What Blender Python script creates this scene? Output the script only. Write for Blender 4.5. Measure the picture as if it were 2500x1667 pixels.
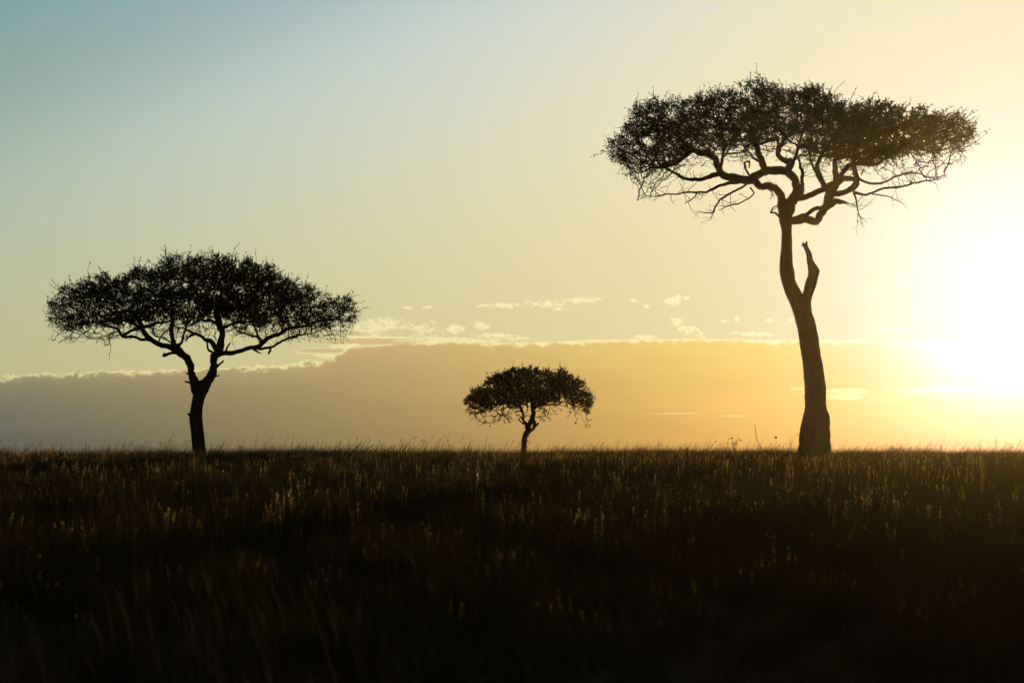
import bpy, math, random
import numpy as np
from mathutils import Vector, Matrix, noise

C = bpy.context.scene.collection
sc = bpy.context.scene
for o in list(bpy.data.objects):
    bpy.data.objects.remove(o)

# ------------------------------------------------------------------ camera, sun, exposure
F = 2500 * 85 / 36.0            # focal length in photo pixels
HOR = 1105.0                    # eye level row in the photo
EYE = 1.67
cam_d = bpy.data.cameras.new('camera')
cam = bpy.data.objects.new('camera', cam_d)
C.objects.link(cam)
cam.location = (0, 0, EYE)
cam.rotation_euler = (math.pi / 2, 0, 0)
cam_d.sensor_width = 36
cam_d.lens = 85
cam_d.shift_y = (HOR - 833.5) / 2500
cam_d.clip_end = 6000
cam_d.dof.use_dof = True
cam_d.dof.focus_distance = 92
cam_d.dof.aperture_fstop = 2.8
cam_d.dof.aperture_blades = 8
sc.camera = cam

SUN_AZ, SUN_EL = 11.8, 3.9
sun_d = bpy.data.lights.new('sun', 'SUN')
sun = bpy.data.objects.new('sun', sun_d)
C.objects.link(sun)
sun_d.energy = 3.0
sun_d.angle = math.radians(1.2)      # softened by the thin veil in front of it
sun_d.color = (1.0, 0.66, 0.26)
sdir = Vector((math.sin(math.radians(SUN_AZ)) * math.cos(math.radians(SUN_EL)),
               math.cos(math.radians(SUN_AZ)) * math.cos(math.radians(SUN_EL)),
               math.sin(math.radians(SUN_EL))))
sun.rotation_euler = sdir.to_track_quat('Z', 'Y').to_euler()
sun.location = sdir * 300

vs = sc.view_settings
sc.display_settings.display_device = 'sRGB'
vs.view_transform = 'Standard'
vs.look = 'None'
vs.exposure = 0
vs.gamma = 1
vs.use_curve_mapping = False
sc.cycles.use_denoising = True
sc.cycles.max_bounces = 8
sc.cycles.transparent_max_bounces = 8
sc.cycles.volume_bounces = 0
sc.cycles.sample_clamp_indirect = 4
sc.cycles.sample_clamp_direct = 0

# ------------------------------------------------------------------ world
world = bpy.data.worlds.new('World')
sc.world = world
world.use_nodes = True
WT = world.node_tree
WT.nodes.clear()


class X:
    """tiny expression builder for shader node trees"""
    def __init__(s, sock): s.k = sock


def _in(nt, node, i, v):
    if isinstance(v, X):
        nt.links.new(v.k, node.inputs[i])
    elif v is not None:
        node.inputs[i].default_value = v


def mth(op, a, b=None, c=None, clamp=False, nt=None):
    nt = nt or WT
    n = nt.nodes.new('ShaderNodeMath'); n.operation = op; n.use_clamp = clamp
    for i, v in enumerate((a, b, c)):
        _in(nt, n, i, v)
    return X(n.outputs[0])


def vm(op, a, b=None, scale=None, out=0):
    n = WT.nodes.new('ShaderNodeVectorMath'); n.operation = op
    _in(WT, n, 0, a); _in(WT, n, 1, b)
    if scale is not None:
        _in(WT, n, 3, scale)
    return X(n.outputs[out])


def sstep(x, lo, hi):
    n = WT.nodes.new('ShaderNodeMapRange'); n.interpolation_type = 'SMOOTHSTEP'
    _in(WT, n, 0, x); _in(WT, n, 1, lo); _in(WT, n, 2, hi)
    n.inputs[3].default_value = 0; n.inputs[4].default_value = 1
    return X(n.outputs[0])


def mixc(f, a, b):
    n = WT.nodes.new('ShaderNodeMix'); n.data_type = 'RGBA'; n.clamp_factor = True
    for i, v in ((0, f), (6, a), (7, b)):
        if isinstance(v, X): WT.links.new(v.k, n.inputs[i])
        elif i == 0: n.inputs[i].default_value = v
        else: n.inputs[i].default_value = (*v, 1)
    return X(n.outputs[2])


def comb(x, y, z):
    n = WT.nodes.new('ShaderNodeCombineXYZ')
    for i, v in enumerate((x, y, z)): _in(WT, n, i, v)
    return X(n.outputs[0])


def wnoise(vec, scale, detail=4, rough=0.55, dist=0.0):
    n = WT.nodes.new('ShaderNodeTexNoise')
    WT.links.new(vec.k, n.inputs['Vector'])
    n.inputs['Scale'].default_value = scale; n.inputs['Detail'].default_value = detail
    n.inputs['Roughness'].default_value = rough; n.inputs['Distortion'].default_value = dist
    return X(n.outputs[0])


def pxaz(x): return math.degrees(math.atan((x - 1250) / F))
def pxel(x, y): return math.degrees(math.atan((HOR - y) / math.hypot(F, x - 1250)))


tc = WT.nodes.new('ShaderNodeTexCoord')
D = vm('NORMALIZE', X(tc.outputs['Generated']))
sx = WT.nodes.new('ShaderNodeSeparateXYZ'); WT.links.new(D.k, sx.inputs[0])
dx, dy, dz = X(sx.outputs[0]), X(sx.outputs[1]), X(sx.outputs[2])
DEG = 57.29578
AZ = mth('MULTIPLY', mth('ARCTAN2', dx, dy), DEG)
EL = mth('MULTIPLY', mth('ARCSINE', dz), DEG)
S = mth('MULTIPLY', mth('ARCCOSINE', vm('DOT_PRODUCT', D, tuple(sdir), out=1), None), DEG)
S_c = mth('MINIMUM', S, 27.0)
EL_c = mth('MINIMUM', mth('MAXIMUM', EL, -0.5), 11.5)


def logfit(co, width):
    """smooth sky colour: exp of a short polynomial in elevation and distance from the sun"""
    e1 = mth('DIVIDE', EL_c, 10.0); e2 = mth('MULTIPLY', e1, e1)
    s1 = mth('DIVIDE', S_c, 10.0); s2 = mth('MULTIPLY', s1, s1)
    se = mth('MULTIPLY', s1, e1)
    q = mth('DIVIDE', S, width)
    g = mth('EXPONENT', mth('MULTIPLY', mth('MULTIPLY', q, q), -1.0))
    v = None
    for f_, c_ in zip((None, e1, e2, s1, s2, se, g, mth('MULTIPLY', e2, s1), mth('MULTIPLY', e1, s2)), co):
        if f_ is None:
            v = tuple(c_); continue
        v = vm('ADD', vm('SCALE', tuple(c_), None, scale=f_), v)
    sp = WT.nodes.new('ShaderNodeSeparateXYZ'); WT.links.new(v.k, sp.inputs[0])
    return comb(*[mth('EXPONENT', X(sp.outputs[i])) for i in range(3)])


CLEAR = [[-0.272, -0.505, -0.964], [0.722, 0.556, 0.119], [-0.242, -0.241, -0.422], [-0.177, -0.165, -0.885], [0.012, 0.012, 0.237], [-0.083, 0.22, 1.974], [-0.189, 0.134, 0.936], [-0.158, -0.125, -0.155], [-0.096, -0.095, -0.548]]
BANK = [[0.362, -0.528, -2.228], [-0.352, 2.072, 0.68], [0.232, 0.456, 1.073], [-1.04, -0.718, -0.319], [-0.008, 0.017, 0.112], [1.271, -0.285, 2.239], [-0.469, -0.21, 2.6], [0.786, 0.08, 1.317], [0.257, 0.377, -0.816]]
clear = logfit(CLEAR, 4.6)
bank = logfit(BANK, 4.2)
lum = vm('DOT_PRODUCT', clear, (.34, .48, .18), out=1)
clear = vm('ADD', vm('SCALE', clear, None, scale=0.92), vm('SCALE', (.082, .08, .08), None, scale=lum))   # thin milky veil
# the far upper left lies in the soft shadow ray of a distant cloud
ray = mth('ADD', mth('MULTIPLY', AZ, -.337), mth('MULTIPLY', EL, .941))
clear = vm('MULTIPLY', clear, vm('SUBTRACT', (1.04, 1.05, 1.06), vm('SCALE', (.19, .17, .22), None, scale=sstep(ray, 9.3, 12.6))))

# cloud detail, in degrees of azimuth and elevation
UV = comb(AZ, mth('MULTIPLY', EL, 1.7), 0.0)
n_big = wnoise(UV, 1.3, 5, 0.6, 0.3)
n_fine = wnoise(UV, 5.5, 8, 0.68, 0.6)
nb = mth('SUBTRACT', n_big, 0.5)
nf = mth('SUBTRACT', n_fine, 0.5)


def puffs(lst):
    """union of soft ellipses given by their extent in the photograph"""
    F_ = None
    for (px, py, rx, ry, tilt) in lst:
        ax = mth('DIVIDE', mth('SUBTRACT', AZ, pxaz(px)), rx / 103.0)
        ey = mth('SUBTRACT', EL, pxel(px, py))
        if tilt:
            ey = mth('SUBTRACT', ey, mth('MULTIPLY', mth('SUBTRACT', AZ, pxaz(px)), tilt))
        ay = mth('DIVIDE', ey, ry / 103.0)
        r = mth('SUBTRACT', 1.0, mth('ADD', mth('MULTIPLY', ax, ax), mth('MULTIPLY', ay, ay)))
        F_ = r if F_ is None else mth('MAXIMUM', F_, r)
    return F_


lit_f = puffs([(950, 806, 128, 24, 0), (935, 790, 60, 18, 0), (1110, 803, 32, 11, 0), (1176, 796, 22, 14, 0), (1222, 822, 78, 9, -.05),
               (1212, 746, 56, 8, 0.03), (1338, 742, 58, 11, 0), (1408, 733, 62, 10, 0.08), (1362, 751, 26, 8, 0),
               (1046, 750, 13, 4, 0.1), (996, 751, 14, 4, 0),
               (1643, 735, 24, 15, 0.25), (1676, 729, 10, 6, 0), (1580, 748, 9, 6, 0), (1548, 733, 12, 5, 0), (1650, 786, 22, 13, 0),
               (1686, 808, 38, 13, -.3), (1572, 823, 30, 10, 0), (1768, 785, 11, 5, 0), (1800, 779, 8, 8, 0),
               (1878, 782, 11, 5, 0), (1931, 780, 11, 6, 0), (1840, 816, 62, 7, -0.03), (2165, 805, 42, 5, 0)])
lit_n = mth('ADD', lit_f, mth('ADD', mth('MULTIPLY', nf, 6.0), mth('MULTIPLY', nb, 2.0)))
lit_m = sstep(lit_n, -0.1, 1.25)
core_f = puffs([(972, 813, 62, 13, 0.02), (870, 816, 40, 7, 0)])
core_m = mth('MULTIPLY', sstep(mth('ADD', core_f, mth('MULTIPLY', nf, 2.2)), 0.0, 0.8), 0.55)
litcol = vm('ADD', vm('SCALE', clear, None, scale=1.16), (0.14, 0.125, 0.08))
sky1 = mixc(mth('MULTIPLY', lit_m, 0.9), clear, litcol)
sky1 = mixc(core_m, sky1, vm('MULTIPLY', clear, (0.78, 0.78, 0.72)))

# cloud bank: its upper edge over azimuth
fc = WT.nodes.new('ShaderNodeFloatCurve')
A0, A1 = -14.0, 14.0
prof = [(-190, 925), (0, 914), (60, 908), (150, 905), (400, 899), (600, 893), (700, 886), (750, 881), (800, 875), (815, 869), (824, 862), (836, 852), (852, 838), (870, 830), (1010, 828), (1080, 828), (1180, 834), (1300, 833), (1450, 827), (1550, 826), (1700, 824), (1900, 827), (2200, 827), (2500, 829), (2680, 832)]
cur = fc.mapping.curves[0]
pts = [((pxaz(x) - A0) / (A1 - A0), pxel(x, y) / 5.0) for x, y in prof]
while len(cur.points) < len(pts):
    cur.points.new(0.5, 0.5)
for p_, q_ in zip(cur.points, pts):
    p_.location = q_; p_.handle_type = 'VECTOR'
fc.mapping.update()
azn = mth('DIVIDE', mth('SUBTRACT', AZ, A0), A1 - A0, clamp=True)
WT.links.new(azn.k, fc.inputs['Value'])
top = mth('MULTIPLY', X(fc.outputs[0]), 5.0)
n_bil = wnoise(UV, 2.6, 3, 0.5, 0.2)                    # rounded cloud heads with notches between
bil = mth('ABSOLUTE', mth('SUBTRACT', mth('MULTIPLY', n_bil, 2.0), 1.0))
edge_n = mth('ADD', mth('MULTIPLY', bil, 0.30), mth('ADD', mth('MULTIPLY', nb, 0.14), mth('MULTIPLY', nf, 0.07)))
edge_n = mth('SUBTRACT', edge_n, 0.05)
rough_l = sstep(AZ, -2.0, -6.0)                       # bumpier towards the left end
edge_n = mth('MULTIPLY', edge_n, mth('ADD', mth('MULTIPLY', rough_l, 0.88), 0.12))
h = mth('SUBTRACT', mth('ADD', top, edge_n), EL)      # degrees below the edge
layers = puffs([(900, 833, 150, 8, 0.0), (785, 856, 70, 6, 0.0)])
lay_m = sstep(mth('ADD', layers, mth('MULTIPLY', nf, 2.0)), 0.0, 0.5)
rimlay = sstep(mth('ADD', puffs([(900, 829, 170, 11, 0.0), (1120, 830, 110, 8, -.03), (885, 844, 80, 8, 0.05), (780, 857, 70, 9, 0.0), (800, 868, 42, 8, -0.1)]), mth('MULTIPLY', nf, 2.4)), 0.0, 0.7)
rim_w = mth('MAXIMUM', mth('ADD', 0.06, mth('MULTIPLY', mth('SUBTRACT', wnoise(UV, 3.3, 4, 0.6), 0.5), 0.36)), 0.012)
bank_m = sstep(h, 0.0, 0.05)
inner = sstep(mth('SUBTRACT', h, rim_w), -0.03, 0.08)
rimcol = vm('ADD', vm('SCALE', clear, None, scale=1.18), (0.10, 0.075, 0.02))
sky2 = mixc(mth('MULTIPLY', rimlay, 0.85), sky1, rimcol)
sky2 = mixc(bank_m, sky2, rimcol)
streak = wnoise(comb(mth('MULTIPLY', AZ, 0.25), mth('MULTIPLY', EL, 2.2), 3.0), 1.0, 3, 0.5)
crest = mth('MULTIPLY', mth('EXPONENT', mth('DIVIDE', mth('MAXIMUM', h, 0.0), -0.20)), mth('ADD', 0.02, mth('MULTIPLY', rough_l, 0.20)))
bank_v = vm('SCALE', bank, None, scale=mth('ADD', 0.96, mth('ADD', mth('MULTIPLY', streak, 0.10), mth('MULTIPLY', nb, 0.10))))
bank_v = vm('ADD', bank_v, vm('SCALE', (.42, .38, .17), None, scale=crest))   # thinner, lit upper edge of the bank
sky2 = mixc(mth('MAXIMUM', mth('MULTIPLY', inner, bank_m), mth('MULTIPLY', lay_m, 0.85)), sky2, bank_v)
strip = sstep(mth('ADD', puffs([(880, 846, 80, 4.5, 0.06), (850, 842, 50, 4, 0.02), (1000, 832, 60, 2.5, 0.03)]), mth('MULTIPLY', nf, 3.0)), 0.0, 0.9)
sky2 = mixc(mth('MULTIPLY', strip, 0.7), sky2, rimcol)
inb_f = puffs([(2068, 954, 62, 9, -.02), (2060, 967, 56, 11, 0), (2290, 951, 130, 13, 0.02), (2420, 946, 90, 9, 0), (1948, 949, 26, 4, 0), (1640, 1009, 76, 3.5, 0.01), (1790, 1015, 40, 3, 0)])
inb_m = sstep(mth('ADD', inb_f, mth('MULTIPLY', nf, 2.6)), 0.05, 0.9)
inb_s = sstep(AZ, 3.0, 7.0)
sky2 = mixc(mth('MULTIPLY', inb_m, mth('ADD', 0.35, mth('MULTIPLY', inb_s, 0.45))), sky2, vm('ADD', vm('SCALE', bank, None, scale=1.25), (0.12, 0.14, 0.16)))

nish = WT.nodes.new('ShaderNodeTexSky')
nish.sky_type = 'NISHITA'
nish.sun_disc = False
nish.sun_elevation = math.radians(SUN_EL)
nish.sun_rotation = math.radians(SUN_AZ)
nish.dust_density = 1.0
nish.ozone_density = 1.5
STR = 0.06
away = sstep(S, 24.0, 62.0)                           # the photographed part of the sky gives way to clear sky
sky3 = mixc(away, vm('SCALE', sky2, None, scale=1.0 / STR), X(nish.outputs[0]))
bgn = WT.nodes.new('ShaderNodeBackground')
bgn.inputs[1].default_value = STR
WT.links.new(sky3.k, bgn.inputs[0])
wo = WT.nodes.new('ShaderNodeOutputWorld')
WT.links.new(bgn.outputs[0], wo.inputs[0])
world.cycles.sampling_method = 'MANUAL'
world.cycles.sample_map_resolution = 1024

# ------------------------------------------------------------------ helpers
def tag(o, label=None, cat=None, group=None, kind=None):
    if label: o['label'] = label
    if cat: o['category'] = cat
    if group: o['group'] = group
    if kind: o['kind'] = kind
    return o


def mesh_obj(name, verts, faces, mat, parent=None, smooth=False):
    me = bpy.data.meshes.new(name)
    me.from_pydata(verts, [], faces)
    if smooth:
        me.polygons.foreach_set('use_smooth', [True] * len(me.polygons))
    me.materials.append(mat)
    me.update()
    o = bpy.data.objects.new(name, me)
    C.objects.link(o)
    if parent: o.parent = parent
    return o


def new_mat(name):
    m = bpy.data.materials.new(name); m.use_nodes = True
    return m, m.node_tree, m.node_tree.nodes['Principled BSDF']


def noisy(nt, c1, c2, scale, detail=5, coord='Object', stretch=None):
    t = nt.nodes.new('ShaderNodeTexCoord'); n = nt.nodes.new('ShaderNodeTexNoise')
    n.inputs['Scale'].default_value = scale; n.inputs['Detail'].default_value = detail
    src = t.outputs[coord]
    if stretch:
        mp = nt.nodes.new('ShaderNodeMapping'); mp.inputs['Scale'].default_value = stretch
        nt.links.new(src, mp.inputs[0]); src = mp.outputs[0]
    nt.links.new(src, n.inputs['Vector'])
    r = nt.nodes.new('ShaderNodeValToRGB')
    r.color_ramp.elements[0].position = .3; r.color_ramp.elements[1].position = .7
    r.color_ramp.elements[0].color = (*c1, 1); r.color_ramp.elements[1].color = (*c2, 1)
    nt.links.new(n.outputs[0], r.inputs[0])
    return r.outputs[0], n.outputs[0]


bark, nt, b = new_mat('bark')
col, fac = noisy(nt, (.011, .008, .005), (.030, .022, .014), 5, 8, stretch=(2.2, 2.2, .6))
nt.links.new(col, b.inputs['Base Color']); b.inputs['Roughness'].default_value = .9
b.inputs['Specular IOR Level'].default_value = .2
bp = nt.nodes.new('ShaderNodeBump'); bp.inputs['Strength'].default_value = .7; bp.inputs['Distance'].default_value = .05
nt.links.new(fac, bp.inputs['Height']); nt.links.new(bp.outputs[0], b.inputs['Normal'])

leafm, nt, b = new_mat('acacia_leaf')
col, fac = noisy(nt, (.020, .023, .007), (.040, .042, .013), 1.7, 3)
nt.links.new(col, b.inputs['Base Color']); b.inputs['Roughness'].default_value = .6
b.inputs['Specular IOR Level'].default_value = .08
tr = nt.nodes.new('ShaderNodeBsdfTranslucent'); nt.links.new(col, tr.inputs[0])
mx = nt.nodes.new('ShaderNodeMixShader'); mx.inputs[0].default_value = .18
nt.links.new(b.outputs[0], mx.inputs[1]); nt.links.new(tr.outputs[0], mx.inputs[2])
nt.links.new(mx.outputs[0], nt.nodes['Material Output'].inputs[0])


def grass_mat(name, c1, c2, trans, rough, spec=.5):
    m, nt, b = new_mat(name)
    oi = nt.nodes.new('ShaderNodeObjectInfo'); r = nt.nodes.new('ShaderNodeValToRGB')
    r.color_ramp.elements[0].color = (*c1, 1); r.color_ramp.elements[1].color = (*c2, 1)
    nt.links.new(oi.outputs['Random'], r.inputs[0])
    nt.links.new(r.outputs[0], b.inputs['Base Color'])
    b.inputs['Roughness'].default_value = rough
    b.inputs['Specular IOR Level'].default_value = spec
    tr = nt.nodes.new('ShaderNodeBsdfTranslucent'); nt.links.new(r.outputs[0], tr.inputs[0])
    mx = nt.nodes.new('ShaderNodeMixShader'); mx.inputs[0].default_value = trans
    nt.links.new(b.outputs[0], mx.inputs[1]); nt.links.new(tr.outputs[0], mx.inputs[2])
    nt.links.new(mx.outputs[0], nt.nodes['Material Output'].inputs[0])
    return m


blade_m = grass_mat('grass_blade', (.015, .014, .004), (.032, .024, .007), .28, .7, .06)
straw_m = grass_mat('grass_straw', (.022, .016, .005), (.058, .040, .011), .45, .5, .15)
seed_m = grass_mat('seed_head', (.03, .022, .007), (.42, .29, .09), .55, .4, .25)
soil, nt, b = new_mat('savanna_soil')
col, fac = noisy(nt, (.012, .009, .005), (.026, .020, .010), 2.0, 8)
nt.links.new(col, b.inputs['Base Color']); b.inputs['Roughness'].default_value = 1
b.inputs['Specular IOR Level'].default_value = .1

# ------------------------------------------------------------------ ground: a gentle rise with its crest beyond the trees
def ground(x, y):
    y = np.asarray(y, float); x = np.asarray(x, float)
    q = 1.515e-4
    yy = np.clip(y, -60, 230)
    z = .0288 * yy - q * yy * yy
    z = z - .0409 * np.clip(y - 230, 0, 900)
    z = z + .05 * np.sin(x * .11 + 1.3) * np.sin(y * .07 + .4) + .03 * np.sin(x * .31 + y * .05)
    return z


ys = np.concatenate([np.linspace(-60, 0, 13), np.linspace(2, 180, 90), np.geomspace(190, 640, 16)])
xs = np.concatenate([-np.geomspace(90, 900, 14)[::-1], np.linspace(-84, 84, 85), np.geomspace(90, 900, 14)])
gx, gy = np.meshgrid(xs, ys)
gz = ground(gx, gy)
gv = np.stack([gx.ravel(), gy.ravel(), gz.ravel()], 1).tolist()
nx = len(xs)
gf = [(j * nx + i, j * nx + i + 1, (j + 1) * nx + i + 1, (j + 1) * nx + i) for j in range(len(ys) - 1) for i in range(nx - 1)]
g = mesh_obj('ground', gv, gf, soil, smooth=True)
tag(g, 'dark savanna soil rising gently under the grass', None, kind='structure')


# ------------------------------------------------------------------ tubes and trees
def unproj(px, py, d):
    return Vector(((px - 1250) / F * d, d, EYE + (HOR - py) / F * d))


def tube(verts, faces, P, R, sides=6, wob=0.0, seed=0.0, cap=True):
    """append a tapered tube along the points P with radii R"""
    n = len(P)
    base = len(verts)
    prev = None
    for i in range(n):
        t = (P[min(i + 1, n - 1)] - P[max(i - 1, 0)])
        if t.length < 1e-9: t = Vector((0, 0, 1))
        t.normalize()
        if prev is None:
            a = Vector((0, 1, 0)) if abs(t.y) < .9 else Vector((1, 0, 0))
            u = t.cross(a).normalized()
        else:
            u = (prev - t * prev.dot(t)).normalized()
        prev = u
        v = t.cross(u)
        for k in range(sides):
            an = 2 * math.pi * k / sides
            dv = u * math.cos(an) + v * math.sin(an)
            r = R[i]
            if wob:
                q = (P[i] + dv * r) * 3.1
                r *= 1 + wob * noise.noise(q + Vector((seed, 0, 0))) + wob * .7 * noise.noise(q * 3.3)
            verts.append(tuple(P[i] + dv * r))
    for i in range(n - 1):
        for k in range(sides):
            a = base + i * sides + k; b_ = base + i * sides + (k + 1) % sides
            faces.append((a, b_, b_ + sides, a + sides))
    if cap:
        faces.append(tuple(base + k for k in range(sides))[::-1])
        faces.append(tuple(base + (n - 1) * sides + k for k in range(sides)))


def smooth_line(pts, step, soft=1.0):
    """Catmull-Rom through points (x, y, z, r)"""
    A = [np.array(p, float) for p in pts]
    if len(A) == 2:
        A = [A[0], (A[0] + A[1]) / 2, A[1]]
    E = [2 * A[0] - A[1]] + A + [2 * A[-1] - A[-2]]
    out = []
    for i in range(1, len(E) - 2):
        p0, p1, p2, p3 = E[i - 1:i + 3]
        m = max(2, int(np.linalg.norm((p2 - p1)[:3]) / step))
        for k in range(m):
            t = k / m
            lin_ = p1 + (p2 - p1) * t
            out.append(lin_ * (1 - soft) + soft * .5 * ((2 * p1) + (-p0 + p2) * t + (2 * p0 - 5 * p1 + 4 * p2 - p3) * t * t + (-p0 + 3 * p1 - 3 * p2 + p3) * t ** 3))
    out.append(A[-1])
    return out


def loft(profile, d, depth=1.0, step=.16, seed=0.0, sides=18, wob=.05, yoff=0.0):
    """upright stem from rows (row, left, right) of its outline: round slices, bark-rough"""
    rows = [(*[(l + r) / 2, y, (r - l) / 2], 0) for y, l, r in profile]
    pts = []
    for cx, y, hw, _ in rows:
        p = unproj(cx, y, d + yoff)
        pts.append((p.x, p.y, p.z, hw / F * d))
    L = smooth_line(pts, step)
    v, f = [], []
    for p in L:
        for k in range(sides):
            an = 2 * math.pi * k / sides
            q = Vector((p[0] + math.cos(an) * p[3], p[1] + math.sin(an) * p[3] * depth, p[2]))
            s_ = 1 + wob * noise.noise(q * 2.6 + Vector((seed, 0, 0))) + wob * .6 * noise.noise(q * 7.0)
            v.append((p[0] + math.cos(an) * p[3] * s_, p[1] + math.sin(an) * p[3] * depth * s_, p[2]))
    n = len(L)
    for i in range(n - 1):
        for k in range(sides):
            a = i * sides + k; b_ = i * sides + (k + 1) % sides
            f.append((a, b_, b_ + sides, a + sides))
    f.append(tuple(range(sides))[::-1])
    f.append(tuple((n - 1) * sides + k for k in range(sides)))
    return v, f


def build_tree(label, d, base_px, zo, trunk_prof, stubs, limbs, crown_top, crown_bot, n_att, seed,
               leaf_per=1.0, under=.13, step=.16, depth_ratio=.8, leaf_len=.05, ground_z=None, twig_len=.34, dens=None):
    rng = random.Random(seed); nr = np.random.default_rng(seed)
    ox, oy, sc_ = zo
    cv = lambda x, y: (ox + x / sc_, oy + y / sc_)
    bx = (base_px - 1250) / F * d
    gz0 = float(ground(bx, d))
    root = bpy.data.objects.new('acacia_tree', None); C.objects.link(root)
    root.location = (bx, d, gz0)
    tag(root, label, 'tree', 'umbrella acacias on the skyline')
    off = Vector(root.location)

    def link(name, v, f, mat, smooth=True):
        v = [(a[0] - off.x, a[1] - off.y, a[2] - off.z) for a in v]
        return mesh_obj(name, v, f, mat, root, smooth)

    # trunk: extend the outline down into the ground
    tp = [cv(l, y)[0:1] + (0,) for y, l, r in trunk_prof]
    prof = [(cv(0, y)[1], cv(l, 0)[0], cv(r, 0)[0]) for y, l, r in trunk_prof]
    py0 = HOR + (EYE - gz0) / d * F + 4
    l0, r0 = prof[0][1], prof[0][2]
    grow = .12 * (r0 - l0)
    prof = [(py0, l0 - grow, r0 + grow)] + prof
    v, f = loft(prof, d, .95, seed=seed, wob=.07, step=.1, sides=26)
    link('trunk', v, f, bark)
    for st_name, st in stubs:
        if st_name == 'loft':
            pr = [(cv(0, y)[1], cv(l, 0)[0], cv(r, 0)[0]) for y, l, r in st]
            v, f = loft(pr, d, .9, seed=seed + 7, sides=14, wob=.07)
            # splintered tip
            tip = Vector(v[-1])
            for k in range(5):
                q = unproj(cv(st[-1][1] + (st[-1][2] - st[-1][1]) * (k + .3) / 5, 0)[0], prof[-1][0], d)
                q.z = tip.z - .05; q.y = d + rng.uniform(-.1, .1)
                tube(v, f, [q, q + Vector((rng.uniform(-.05, .05), 0, rng.uniform(.1, .24)))], [.06, .012], 5)
            link('broken_limb', v, f, bark)
        else:
            P = []
            for x, y, w in st:
                px, py = cv(x, y); q = unproj(px, py, d)
                P.append((*q, w / sc_ / 2 / F * d))
            L = smooth_line(P, .1)
            v, f = [], []
            tube(v, f, [Vector(p[:3]) for p in L], [p[3] for p in L], 7, .16, seed)
            link('dead_stub', v, f, bark)

    # traced limbs; each gets its own course in depth
    placed = []          # (px, py, depth offset)
    nodes = []; npar = []; nlimb = []; side = []
    width = (max(p[0] for p in crown_top) - min(p[0] for p in crown_top)) / sc_ / F * d
    ymax = depth_ratio * width / 2
    for li, (dy_end, pl) in enumerate(limbs):
        x0, y0 = cv(pl[0][0], pl[0][1])
        d0 = 0.0
        if placed:
            best = min(placed, key=lambda q: (q[0] - x0) ** 2 + (q[1] - y0) ** 2)
            if math.hypot(best[0] - x0, best[1] - y0) < 26: d0 = best[2]
        P = []
        m = len(pl)
        for i, (x, y, w) in enumerate(pl):
            px, py = cv(x, y)
            t = i / (m - 1)
            do = d0 + (dy_end * ymax - 0) * t ** 1.2 * (1 if abs(d0 + dy_end * ymax) < ymax * .8 else .3)
            dd = d + do
            q = unproj(px, py, dd)
            P.append((*q, max(w, 3) / sc_ / 2 / F * dd))
            placed.append((px, py, do))
        L = smooth_line(P, .10, .6)
        pts = []
        for i, p in enumerate(L):
            q = Vector(p[:3]); r = p[3]
            j = min(.5 * r + .04, .10)
            if 0 < i < len(L) - 1:
                q += Vector((noise.noise(q * 2.1), noise.noise(q * 2.1 + Vector((9, 0, 0))), noise.noise(q * 2.1 + Vector((0, 9, 0))))) * j
                q += Vector((noise.noise(q * 6.0), 0, noise.noise(q * 6.0 + Vector((0, 5, 0))))) * j * .5
            pts.append(q)
        v, f = [], []
        tube(v, f, pts, [p[3] for p in L], 8, .2, seed + li)
        link('limb', v, f, bark)
        if pl[-1][2] < 13:
            k0 = len(pts) * .35
            for i in range(int(k0), len(pts) - 1):
                if rng.random() > (.42 if L[i][3] < .07 else .15): continue
                q = pts[i]; t_ = (pts[i + 1] - pts[i]).normalized()
                dv = (t_ * rng.uniform(.3, 1.1) + Vector((rng.gauss(0, .5), rng.gauss(0, .6), rng.gauss(.05, .6)))).normalized()
                ln = rng.uniform(.25, 1.05) * (d / 92 if d < 100 else .6); P_ = [q]; m_ = 5
                for c_ in range(m_):
                    dv = (dv + Vector((rng.gauss(0, .3), rng.gauss(0, .3), rng.gauss(.02, .3)))).normalized()
                    P_.append(P_[-1] + dv * ln / m_)
                side.append((P_, min(.013, L[i][3] * .6)))
        for i in range(0, len(pts), 2):
            nodes.append(tuple(pts[i])); npar.append(-1); nlimb.append(L[i][3])

    # crown volume: attraction points
    tx = np.array([cv(*p)[0] for p in crown_top]); ty = np.array([cv(*p)[1] for p in crown_top])
    bx_ = np.array([cv(*p)[0] for p in crown_bot]); by = np.array([cv(*p)[1] for p in crown_bot])
    cxm = (tx[0] + tx[-1]) / 2; hw = (tx[-1] - tx[0]) / 2
    att = []; isleaf = []
    while len(att) < n_att:
        px = nr.uniform(tx[0] + .03 * hw, tx[-1] - .03 * hw); u = (px - cxm) / hw
        ylim = ymax * math.sqrt(max(0, 1 - u * u)) + .15
        yo = nr.uniform(-ylim, ylim)
        vv = (yo / ylim)
        top = np.interp(px, tx, ty); bot = np.interp(px, bx_, by)
        k = math.sqrt(max(.05, 1 - vv * vv * .85))
        mid = bot - (bot - top) * .25
        tpy = mid + (top - mid) * k; bty = mid + (bot - mid) * (.55 + .45 * k)
        if nr.random() > (bty - tpy) / 190 + .1: continue
        low = nr.random() < under
        if low:
            py = bty + nr.random() ** 1.3 * 50
        else:
            py = nr.uniform(tpy, bty)
        q = unproj(px, py, d + yo)
        # clumping
        if not low and noise.noise(Vector((q.x * .55, q.y * .55, q.z * 1.7)) * (1.25 if d < 110 else 1.9) + Vector((seed, 0, 0))) < -.16: continue
        att.append(tuple(q)); isleaf.append(not low)
    att = np.array(att); N = list(nodes); par = list(npar)
    near = np.full(len(att), 1e9); nid = np.zeros(len(att), int)
    alive = np.ones(len(att), bool)
    newidx = list(range(len(N)))
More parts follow.
